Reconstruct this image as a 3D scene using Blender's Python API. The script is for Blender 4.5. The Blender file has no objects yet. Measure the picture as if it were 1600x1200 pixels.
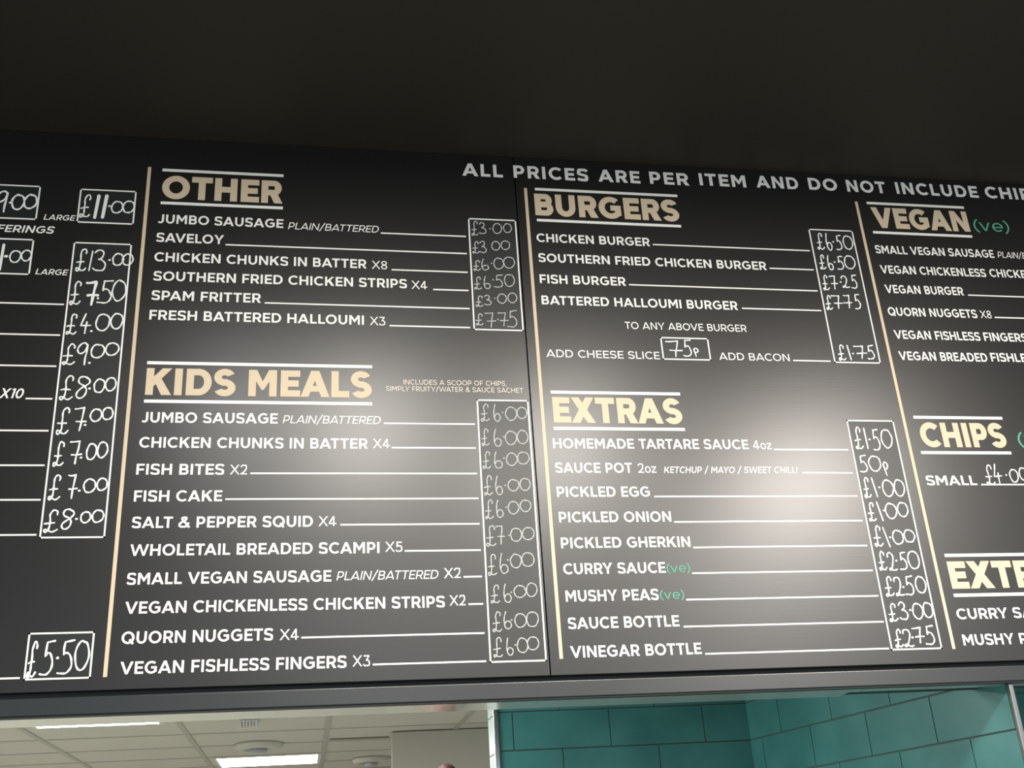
import bpy, bmesh, math, random
from mathutils import Matrix, Vector

# ---------------------------------------------------------------- camera, world, lights, exposure
SC = bpy.context.scene
COL = SC.collection
DIST = 2.15            # camera to the front of the menu boards, metres
EYE = 1.55             # camera height
cam_data = bpy.data.cameras.new('camera')
cam_data.sensor_width = 36.0
cam_data.lens = 1727.68 / 1600 * 36.0
cam_data.clip_start = 0.02
cam = bpy.data.objects.new('camera', cam_data)
COL.objects.link(cam)
_a, _b, _c = (math.radians(v) for v in (-23.8660973, -11.33493974, -3.72055714))
_R = Matrix.Rotation(_c, 3, 'Z') @ Matrix.Rotation(_a, 3, 'X') @ Matrix.Rotation(_b, 3, 'Y')
def _w(r): return Vector((r[0], r[2], -r[1]))      # (right, down, in) -> world (x, y, z)
_rt, _up, _bk = _w(_R[0]), -_w(_R[1]), -_w(_R[2])
_m = Matrix((_rt, _up, _bk)).transposed().to_4x4()
_m.translation = Vector((0, -DIST, EYE))
cam.matrix_world = _m
SC.camera = cam

SC.view_settings.view_transform = 'Standard'
SC.view_settings.look = 'None'
SC.view_settings.gamma = 1.0
SC.view_settings.exposure = 0.0
SC.view_settings.use_curve_mapping = False

world = bpy.data.worlds.new('world')
SC.world = world
world.use_nodes = True
world.node_tree.nodes['Background'].inputs[0].default_value = (0.86, 0.94, 1.0, 1)
world.node_tree.nodes['Background'].inputs[1].default_value = 1.3

CEIL_Z = EYE + 1.566           # shop ceiling, level with the top of the boards
KIT_Z = EYE + 0.75             # kitchen ceiling
def lamp(name, x, y, z, size, power, colour, spread=180, sy=None):
    d = bpy.data.lights.new(name, 'AREA')
    d.shape = 'DISK' if sy is None else 'RECTANGLE'
    d.size = size
    if sy is not None: d.size_y = sy
    d.energy = power; d.color = colour; d.spread = math.radians(spread)
    o = bpy.data.objects.new(name, d); COL.objects.link(o)
    o.location = (x, y, z)
    return o
# front row of warm downlights in the shop ceiling
lamp('downlight', 2.15, -2.25, CEIL_Z - 0.03, 0.22, 190, (1.0, 0.925, 0.845))
lamp('downlight', 0.95, -1.80, CEIL_Z - 0.03, 0.22, 73, (1.0, 0.94, 0.86))
lamp('downlight', 0.20, -1.65, CEIL_Z - 0.03, 0.22, 52, (1.0, 0.95, 0.87))
lamp('downlight', -0.25, -1.50, CEIL_Z - 0.03, 0.22, 13, (1.0, 0.98, 0.95))
# back row of ceiling panels
lamp('ceiling_panel_lamp', 3.2, -5.1, CEIL_Z - 0.03, 0.6, 158, (1.0, 0.97, 0.93), sy=0.6)
# unseen fill lamps added at the kitchen ceiling to brighten it and the tiles
lamp('kitchen_fill_lamp', -1.25, 1.75, KIT_Z - 0.008, 0.6, 80, (0.98, 1.0, 0.95), sy=0.5)
lamp('kitchen_fill_lamp', -0.3, 0.75, KIT_Z - 0.008, 0.6, 45, (0.98, 1.0, 0.95), sy=0.5)
lamp('kitchen_fill_lamp', -2.4, 4.4, KIT_Z - 0.008, 0.6, 90, (0.98, 1.0, 0.95), sy=0.5)
lamp('ceiling_panel_lamp', 0.5, -5.7, CEIL_Z - 0.03, 0.6, 96, (0.97, 0.99, 0.96), sy=0.6)

# ---------------------------------------------------------------- materials
def mat(name, base, rough=0.5, metal=0.0, spec=0.5):
    m = bpy.data.materials.new(name); m.use_nodes = True
    b = m.node_tree.nodes['Principled BSDF']
    b.inputs['Base Color'].default_value = (*base, 1)
    b.inputs['Roughness'].default_value = rough
    b.inputs['Metallic'].default_value = metal
    b.inputs['Specular IOR Level'].default_value = spec
    return m
def noise_bump(m, scale=(60, 60, 60), strength=0.1, dist=0.001, detail=3):
    nt = m.node_tree; b = nt.nodes['Principled BSDF']
    tc = nt.nodes.new('ShaderNodeTexCoord'); mp = nt.nodes.new('ShaderNodeMapping')
    mp.inputs['Scale'].default_value = scale
    nz = nt.nodes.new('ShaderNodeTexNoise'); nz.inputs['Scale'].default_value = 1.0; nz.inputs['Detail'].default_value = detail
    bp = nt.nodes.new('ShaderNodeBump'); bp.inputs['Strength'].default_value = strength; bp.inputs['Distance'].default_value = dist
    nt.links.new(tc.outputs['Object'], mp.inputs['Vector']); nt.links.new(mp.outputs['Vector'], nz.inputs['Vector'])
    nt.links.new(nz.outputs['Fac'], bp.inputs['Height']); nt.links.new(bp.outputs['Normal'], b.inputs['Normal'])
    return nz
def noise_colour(m, c0, c1, scale=(3, 3, 3), detail=4, lo=0.35, hi=0.65):
    nt = m.node_tree; b = nt.nodes['Principled BSDF']
    tc = nt.nodes.new('ShaderNodeTexCoord'); mp = nt.nodes.new('ShaderNodeMapping')
    mp.inputs['Scale'].default_value = scale
    nz = nt.nodes.new('ShaderNodeTexNoise'); nz.inputs['Scale'].default_value = 1.0; nz.inputs['Detail'].default_value = detail
    cr = nt.nodes.new('ShaderNodeValToRGB')
    cr.color_ramp.elements[0].position = lo; cr.color_ramp.elements[1].position = hi
    cr.color_ramp.elements[0].color = (*c0, 1); cr.color_ramp.elements[1].color = (*c1, 1)
    nt.links.new(tc.outputs['Object'], mp.inputs['Vector']); nt.links.new(mp.outputs['Vector'], nz.inputs['Vector'])
    nt.links.new(nz.outputs['Fac'], cr.inputs['Fac']); nt.links.new(cr.outputs['Color'], b.inputs['Base Color'])

M = {}
M['board'] = mat('satin_black_laminate', (0.0055, 0.0055, 0.005), 0.34, 0, 0.5)
noise_bump(M['board'], (14, 14, 150), 0.06, 0.0006, 5)
M['chalk_panel'] = mat('matt_chalkboard_film', (0.009, 0.0105, 0.010), 0.42, 0, 0.4)
noise_bump(M['chalk_panel'], (200, 200, 200), 0.08, 0.0004, 3)
M['white'] = mat('white_vinyl', (0.64, 0.64, 0.61), 0.55, 0, 0.25)
M['gold'] = mat('pale_gold_vinyl', (0.475, 0.39, 0.275), 0.55, 0, 0.25)
M['cream'] = mat('cream_vinyl', (0.56, 0.51, 0.42), 0.55, 0, 0.25)
M['green'] = mat('green_vinyl', (0.065, 0.28, 0.185), 0.55, 0, 0.25)
M['chalk'] = mat('white_chalk_pen', (0.60, 0.62, 0.60), 0.8, 0, 0.1)
M['faint_chalk'] = mat('thin_grey_chalk_pen', (0.36, 0.37, 0.355), 0.8, 0, 0.1)
M['shade'] = mat('brown_gap_shade', (0.16, 0.15, 0.12), 0.7)
M['rail'] = mat('grey_painted_steel', (0.010, 0.012, 0.0125), 0.33, 0.0, 0.5)
noise_bump(M['rail'], (20, 90, 90), 0.06, 0.0006, 3)
M['gap'] = mat('black_shadow_gap_rubber', (0.006, 0.008, 0.009), 0.6)
M['ceil_dark'] = mat('dark_painted_ceiling', (0.0125, 0.0113, 0.0068), 0.55, 0, 0.35)
noise_bump(M['ceil_dark'], (6, 6, 6), 0.10, 0.004, 3)
M['steel'] = mat('polished_steel', (0.66, 0.69, 0.64), 0.16, 0.7)
M['trim'] = mat('bright_metal_trim', (0.80, 0.84, 0.82), 0.25, 1.0)
M['jamb_tile'] = mat('jamb_tile_with_reflected_light', (0.30, 0.36, 0.33), 0.3)  # paler than the teal tiles: reflected light put into the base colour
M['trim_grey'] = mat('dull_metal_trim', (0.16, 0.17, 0.165), 0.4, 0.9)
M['ring'] = mat('cream_plastic', (0.56, 0.54, 0.47), 0.5)
M['tile'] = mat('teal_glazed_tile', (0.030, 0.135, 0.125), 0.38, 0, 0.28)
noise_colour(M['tile'], (0.029, 0.128, 0.122), (0.043, 0.162, 0.155), (7, 7, 7), 5)
M['grout'] = mat('grey_green_grout', (0.045, 0.062, 0.057), 0.8)
M['ceil_tile'] = mat('mineral_fibre_ceiling_tile', (0.60, 0.58, 0.50), 0.85)
noise_bump(M['ceil_tile'], (90, 90, 90), 0.2, 0.001, 2)
M['tee'] = mat('ceiling_grid_metal', (0.42, 0.41, 0.35), 0.5)
M['plaster'] = mat('beige_painted_wall', (0.50, 0.48, 0.41), 0.75)
M['floor'] = mat('grey_floor_tile', (0.30, 0.29, 0.27), 0.5)
noise_colour(M['floor'], (0.24, 0.24, 0.23), (0.34, 0.33, 0.31), (5, 5, 5))
M['plastic'] = mat('white_plastic', (0.72, 0.72, 0.68), 0.4)
M['grey_plastic'] = mat('grey_plastic', (0.36, 0.38, 0.40), 0.4)
M['diffuser'] = bpy.data.materials.new('lamp_diffuser'); M['diffuser'].use_nodes = True
_b = M['diffuser'].node_tree.nodes['Principled BSDF']
_b.inputs['Base Color'].default_value = (0.9, 0.9, 0.9, 1)
_b.inputs['Emission Color'].default_value = (0.97, 1.0, 0.97, 1)
_b.inputs['Emission Strength'].default_value = 16.0
M['skin'] = mat('skin', (0.55, 0.34, 0.25), 0.5)
M['lips'] = mat('lips', (0.42, 0.16, 0.13), 0.45)
M['hair'] = mat('reddish_brown_hair', (0.048, 0.013, 0.009), 0.7)
noise_bump(M['hair'], (120, 120, 15), 0.5, 0.002, 3)
M['shirt'] = mat('black_cotton', (0.02, 0.02, 0.022), 0.85)
M['trousers'] = mat('dark_grey_cotton', (0.04, 0.04, 0.045), 0.85)
M['shoe'] = mat('black_leather', (0.015, 0.015, 0.015), 0.4)

# ---------------------------------------------------------------- helpers
def tag(o, label=None, cat=None, group=None, kind=None):
    if label: o['label'] = label
    if cat: o['category'] = cat
    if group: o['group'] = group
    if kind: o['kind'] = kind
    return o
def empty(name, loc):
    o = bpy.data.objects.new(name, None); COL.objects.link(o)
    o.location = loc; o.empty_display_size = 0.05
    return o
def link(name, bm, m, parent=None, loc=None, recalc=True, smooth=False):
    if recalc: bmesh.ops.recalc_face_normals(bm, faces=bm.faces)
    me = bpy.data.meshes.new(name); bm.to_mesh(me); bm.free()
    if smooth:
        for p in me.polygons: p.use_smooth = True
    me.materials.append(m)
    o = bpy.data.objects.new(name, me); COL.objects.link(o)
    if loc is not None: o.location = loc
    if parent: o.parent = parent
    return o
def add_box(bm, x0, x1, y0, y1, z0, z1, bevel=0.0):
    r = bmesh.ops.create_cube(bm, size=1.0)
    for v in r['verts']:
        v.co = Vector(((x0 + x1) / 2 + v.co.x * (x1 - x0), (y0 + y1) / 2 + v.co.y * (y1 - y0), (z0 + z1) / 2 + v.co.z * (z1 - z0)))
    if bevel:
        es = set(e for v in r['verts'] for e in v.link_edges)
        bmesh.ops.bevel(bm, geom=list(es), offset=bevel, segments=2, affect='EDGES', profile=0.7)
def box_obj(name, x0, x1, y0, y1, z0, z1, m, parent=None, bevel=0.0, loc=(0, 0, 0)):
    bm = bmesh.new()
    add_box(bm, x0 - loc[0], x1 - loc[0], y0 - loc[1], y1 - loc[1], z0 - loc[2], z1 - loc[2], bevel)
    return link(name, bm, m, parent, loc)
def lathe(bm, prof, n=40):
    rings = []
    for r, z in prof:
        rings.append([bm.verts.new((r * math.cos(2 * math.pi * k / n), r * math.sin(2 * math.pi * k / n), z)) for k in range(n)])
    for a, b in zip(rings, rings[1:]):
        for k in range(n): bm.faces.new((a[k], a[(k + 1) % n], b[(k + 1) % n], b[k]))
    bm.faces.new(rings[0]); bm.faces.new(rings[-1])

# ---------------------------------------------------------------- layout tables, millimetres on the face of the boards (x from the camera axis, y above the eye)
TEXTS = [
  ('L','heading',[('head',60,'OTHER',-328.8,1405.5,260.5)]),
  ('L','item',[('item',22.6,'JUMBO SAUSAGE',-332.9,1341.5,269.0), ('ital',17.5,'PLAIN/BATTERED',-53.5,1339.4,202.6)]),
  ('L','item',[('item',22.6,'SAVELOY',-332.2,1294.2,141.9)]),
  ('L','item',[('item',22.6,'CHICKEN CHUNKS IN BATTER',-333.0,1245.5,452.1), ('book',20.5,'X8',130.9,1245.3,34.3)]),
  ('L','item',[('item',22.6,'SOUTHERN FRIED CHICKEN STRIPS',-331.7,1198.6,539.7), ('book',20.5,'X4',218.2,1197.6,34.9)]),
  ('L','item',[('item',22.6,'SPAM FRITTER',-332.3,1151.7,225.5)]),
  ('L','item',[('item',22.6,'FRESH BATTERED HALLOUMI',-333.3,1104.9,446.4), ('book',20.5,'X3',125.9,1104.9,33.2)]),
  ('L','heading',[('head',60,'KIDS MEALS',-329.4,932.9,458.1)]),
  ('L','note',[('note',11.3,'INCLUDES A SCOOP OF CHIPS,',196.1,965.1,222.6), ('note',11.3,'SIMPLY FRUITY/WATER & SAUCE SACHET',158.8,949.4,295.6)]),
  ('L','item',[('item',22.6,'JUMBO SAUSAGE',-332.9,872.4,268.8), ('ital',17.5,'PLAIN/BATTERED',-53.9,873.4,202.0)]),
  ('L','item',[('item',22.6,'CHICKEN CHUNKS IN BATTER',-332.5,818.3,451.6), ('book',20.5,'X4',130.1,819.8,34.5)]),
  ('L','item',[('item',22.6,'FISH BITES',-333.9,761.5,168.0), ('book',20.5,'X2',-154.7,762.0,33.6)]),
  ('L','item',[('item',22.6,'FISH CAKE',-334.1,706.0,166.8)]),
  ('L','item',[('item',22.6,'SALT & PEPPER SQUID',-333.9,652.4,344.0), ('book',20.5,'X4',21.0,653.5,35.2)]),
  ('L','item',[('item',22.6,'WHOLETAIL BREADED SCAMPI',-333.1,597.4,474.2), ('book',20.5,'X5',152.5,599.6,34.0)]),
  ('L','item',[('item',22.6,'SMALL VEGAN SAUSAGE',-334.6,541.6,381.4), ('ital',17.5,'PLAIN/BATTERED',57.0,543.8,201.4), ('book',20.5,'X2',268.0,544.6,33.6)]),
  ('L','item',[('item',22.6,'VEGAN CHICKENLESS CHICKEN STRIPS',-333.7,486.5,601.3), ('book',20.5,'X2',277.1,489.5,31.8)]),
  ('L','item',[('item',22.6,'QUORN NUGGETS',-335.4,430.6,274.0), ('book',20.5,'X4',-49.0,430.5,35.7)]),
  ('L','item',[('item',22.6,'VEGAN FISHLESS FINGERS',-333.6,375.5,410.0), ('book',20.5,'X3',87.8,377.2,33.1)]),
  ('L','note',[('bookit',13.4,'LARGE',-566.9,1338.6,64.7)]),
  ('L','note',[('bookit',13.4,'LARGE',-568.8,1204.2,64.8)]),
  ('L','note',[('boldit',17.5,'OFFERINGS',-695.4,1304.5,154.2)]),
  ('L','item',[('boldit',21.5,'X10',-606.3,921.5,47.1)]),
  ('L','banner',[('hdr',35,'ALL',344.7,1505.6,97.0)]),
  ('R','banner',[('hdr',35,'PRICES',467.9,1506.9,182.1)]),
  ('R','banner',[('hdr',35,'ARE',675.4,1508.1,104.5)]),
  ('R','banner',[('hdr',35,'PER',804.5,1509.3,99.2)]),
  ('R','banner',[('hdr',35,'ITEM',931.6,1512.2,120.4)]),
  ('R','banner',[('hdr',35,'AND',1079.7,1514.1,111.0)]),
  ('R','banner',[('hdr',35,'DO',1218.6,1515.6,76.8)]),
  ('R','banner',[('hdr',35,'NOT',1321.2,1515.3,105.7)]),
  ('R','banner',[('hdr',35,'INCLUDE',1456.2,1516.3,229.2)]),
  ('R','banner',[('hdr',35,'CHIPS',1706.4,1517.3,165.1)]),
  ('R','heading',[('head',60,'BURGERS',513.1,1404.5,354.0)]),
  ('R','item',[('item',22.6,'CHICKEN BURGER',511.1,1332.0,272.6)]),
  ('R','item',[('item',22.6,'SOUTHERN FRIED CHICKEN BURGER',511.8,1278.6,555.5)]),
  ('R','item',[('item',22.6,'FISH BURGER',511.0,1222.8,202.5)]),
  ('R','item',[('item',22.6,'BATTERED HALLOUMI BURGER',511.4,1168.3,467.0)]),
  ('R','note',[('med',17.9,'TO ANY ABOVE BURGER',700.2,1111.6,291.2)]),
  ('R','item',[('med',18.3,'ADD CHEESE SLICE',512.2,1036.8,261.3)]),
  ('R','item',[('med',18.3,'ADD BACON',914.5,1038.6,170.6)]),
  ('R','heading',[('head',60,'EXTRAS',517.1,880.5,290.9)]),
  ('R','item',[('item',22.6,'HOMEMADE TARTARE SAUCE',511.3,821.7,440.1), ('book',21,'4oz',962.6,821.9,42.6)]),
  ('R','item',[('item',22.6,'SAUCE POT',511.9,766.5,168.3), ('book',21,'2oz',693.3,766.6,40.3), ('bookit',14.6,'KETCHUP / MAYO / SWEET CHILLI',750.3,766.2,307.1)]),
  ('R','item',[('item',22.6,'PICKLED EGG',511.3,713.1,201.9)]),
  ('R','item',[('item',22.6,'PICKLED ONION',511.5,657.8,242.3)]),
  ('R','item',[('item',22.6,'PICKLED GHERKIN',511.4,602.8,277.5)]),
  ('R','item',[('item',22.6,'CURRY SAUCE',511.8,548.5,216.4), ('green',20,'(ve)',730.7,547.6,50.5)]),
  ('R','item',[('item',22.6,'MUSHY PEAS',512.3,492.6,194.3), ('green',20,'(ve)',709.9,492.4,51.3)]),
  ('R','item',[('item',22.6,'SAUCE BOTTLE',512.7,437.8,231.2)]),
  ('R','item',[('item',22.6,'VINEGAR BOTTLE',513.0,381.4,270.5)]),
  ('R','heading',[('head',60,'VEGAN',1372.8,1411.8,262.8), ('green',36,'(ve)',1648.3,1414.8,99.0)]),
  ('R','item',[('item',22.6,'SMALL VEGAN SAUSAGE',1361.6,1337.9,321.6), ('ital',17.5,'PLAIN/BATTERED',1692.8,1339.2,171.8)]),
  ('R','item',[('item',22.6,'VEGAN CHICKENLESS',1363.4,1281.6,282.8), ('item',22.6,'CHICKEN STRIPS',1657.1,1282.6,219.9)]),
  ('R','item',[('item',22.6,'VEGAN BURGER',1364.0,1227.2,207.5)]),
  ('R','item',[('item',22.6,'QUORN NUGGETS',1358.2,1165.4,234.4), ('book',20.5,'X8',1601.7,1166.0,29.6)]),
  ('R','item',[('item',22.6,'VEGAN FISHLESS',1361.5,1103.8,223.9), ('item',22.6,'FINGERS',1595.6,1103.8,115.6)]),
  ('R','item',[('item',22.6,'VEGAN BREADED',1361.4,1047.9,228.9), ('item',22.6,'FISHLESS FISH',1600.0,1049.3,203.0)]),
  ('R','heading',[('head',60,'CHIPS',1370.7,829.5,214.0), ('green',36,'(ve)',1614.7,832.1,102.6)]),
  ('R','item',[('item',22.6,'SMALL',1359.9,738.2,124.1)]),
  ('R','heading',[('head',60,'EXTRAS',1365.1,503.6,319.9)]),
  ('R','item',[('item',22.6,'CURRY SAUCE',1361.5,438.0,252.1)]),
  ('R','item',[('item',22.6,'MUSHY PEAS',1362.7,383.0,216.5)]),
]
LEADERS = [
  ('L',152.0,345.9,1338.7,3.3),
  ('L',-186.3,346.1,1293.2,3.3),
  ('L',174.8,345.9,1244.5,3.3),
  ('L',266.4,345.7,1197.7,3.3),
  ('L',-98.5,346.2,1151.9,3.3),
  ('L',168.4,345.3,1104.6,3.3),
  ('L',153.0,345.5,875.2,3.3),
  ('L',168.3,344.9,821.1,3.3),
  ('L',-114.8,344.6,764.4,3.3),
  ('L',-161.0,345.0,710.3,3.3),
  ('L',64.1,344.8,656.1,3.3),
  ('L',191.3,344.7,601.0,3.3),
  ('L',307.2,344.3,546.7,3.3),
  ('L',314.7,344.2,491.6,3.3),
  ('L',-8.5,343.9,434.2,3.3),
  ('L',126.0,344.3,379.8,3.3),
  ('L',-739.6,-504.9,1134.9,3.3),
  ('L',-729.8,-505.3,1063.6,3.3),
  ('L',-720.0,-505.6,993.3,3.3),
  ('L',-556.1,-505.7,921.4,3.3),
  ('L',-700.6,-505.7,852.8,3.3),
  ('L',-690.5,-505.3,780.4,3.3),
  ('L',-680.8,-505.4,710.1,3.3),
  ('L',-671.2,-505.4,640.7,3.3),
  ('L',-634.4,-504.8,374.5,3.3),
  ('R',791.0,1187.4,1337.2,3.3),
  ('R',1075.2,1188.0,1284.0,3.3),
  ('R',721.2,1187.4,1226.3,3.3),
  ('R',988.7,1186.8,1173.2,3.3),
  ('R',1093.3,1185.3,1040.8,3.3),
  ('R',1010.5,1186.8,821.6,3.3),
  ('R',1066.5,1186.8,766.9,3.3),
  ('R',722.1,1187.4,713.3,3.3),
  ('R',759.2,1188.1,657.2,3.3),
  ('R',794.2,1187.4,601.5,3.3),
  ('R',784.7,1189.0,546.7,3.3),
  ('R',764.7,1190.4,491.8,3.3),
  ('R',752.2,1191.0,437.0,3.3),
  ('R',790.5,1191.1,381.4,3.3),
  ('R',1582.5,1895.0,1228.5,3.3),
  ('R',1639.1,1877.2,1168.8,3.3),
  ('R',1493.5,1748.1,739.6,3.3),
]
HEADING_RULES = [
  ('L','OTHER',-331.1,-66.5,1480.4),
  ('L','OTHER',-329.4,-65.9,1393.9),
  ('L','KIDS MEALS',-330.0,129.8,1005.0),
  ('L','KIDS MEALS',-330.1,129.1,919.0),
  ('R','BURGERS',516.5,869.0,1477.4),
  ('R','BURGERS',515.5,867.8,1391.3),
  ('R','EXTRAS',515.5,809.7,952.1),
  ('R','EXTRAS',515.5,810.0,867.3),
  ('R','VEGAN',1366.3,1634.3,1483.9),
  ('R','VEGAN',1365.9,1636.2,1398.2),
  ('R','CHIPS',1363.4,1589.1,902.5),
  ('R','CHIPS',1362.9,1589.2,816.1),
  ('R','EXTRAS2',1364.4,1680.3,577.2),
  ('R','EXTRAS2',1364.9,1685.3,489.4),
]
DIVIDERS = [
  ('L',-358.8,371.6,1486.5),
  ('R',493.8,380.0,1478.8),
  ('R',1338.2,376.4,1486.5),
]
BOXES = [
  ('L','small',-704.5,1338.5,-582.0,1421.6),
  ('L','large',-497.9,1336.1,-383.2,1419.5),
  ('L','small2',-699.8,1203.7,-581.1,1287.3),
  ('L','tall',-498.5,635.0,-382.7,1284.5),
  ('L','low',-497.1,371.4,-385.0,453.6),
  ('L','other',354.3,1100.6,463.9,1386.9),
  ('L','kids',352.9,377.9,462.9,930.8),
  ('R','burger',1196.1,1038.6,1309.7,1398.3),
  ('R','cheese',781.5,1037.6,892.8,1091.3),
  ('R','extras',1197.3,378.7,1310.2,892.4),
]
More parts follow.
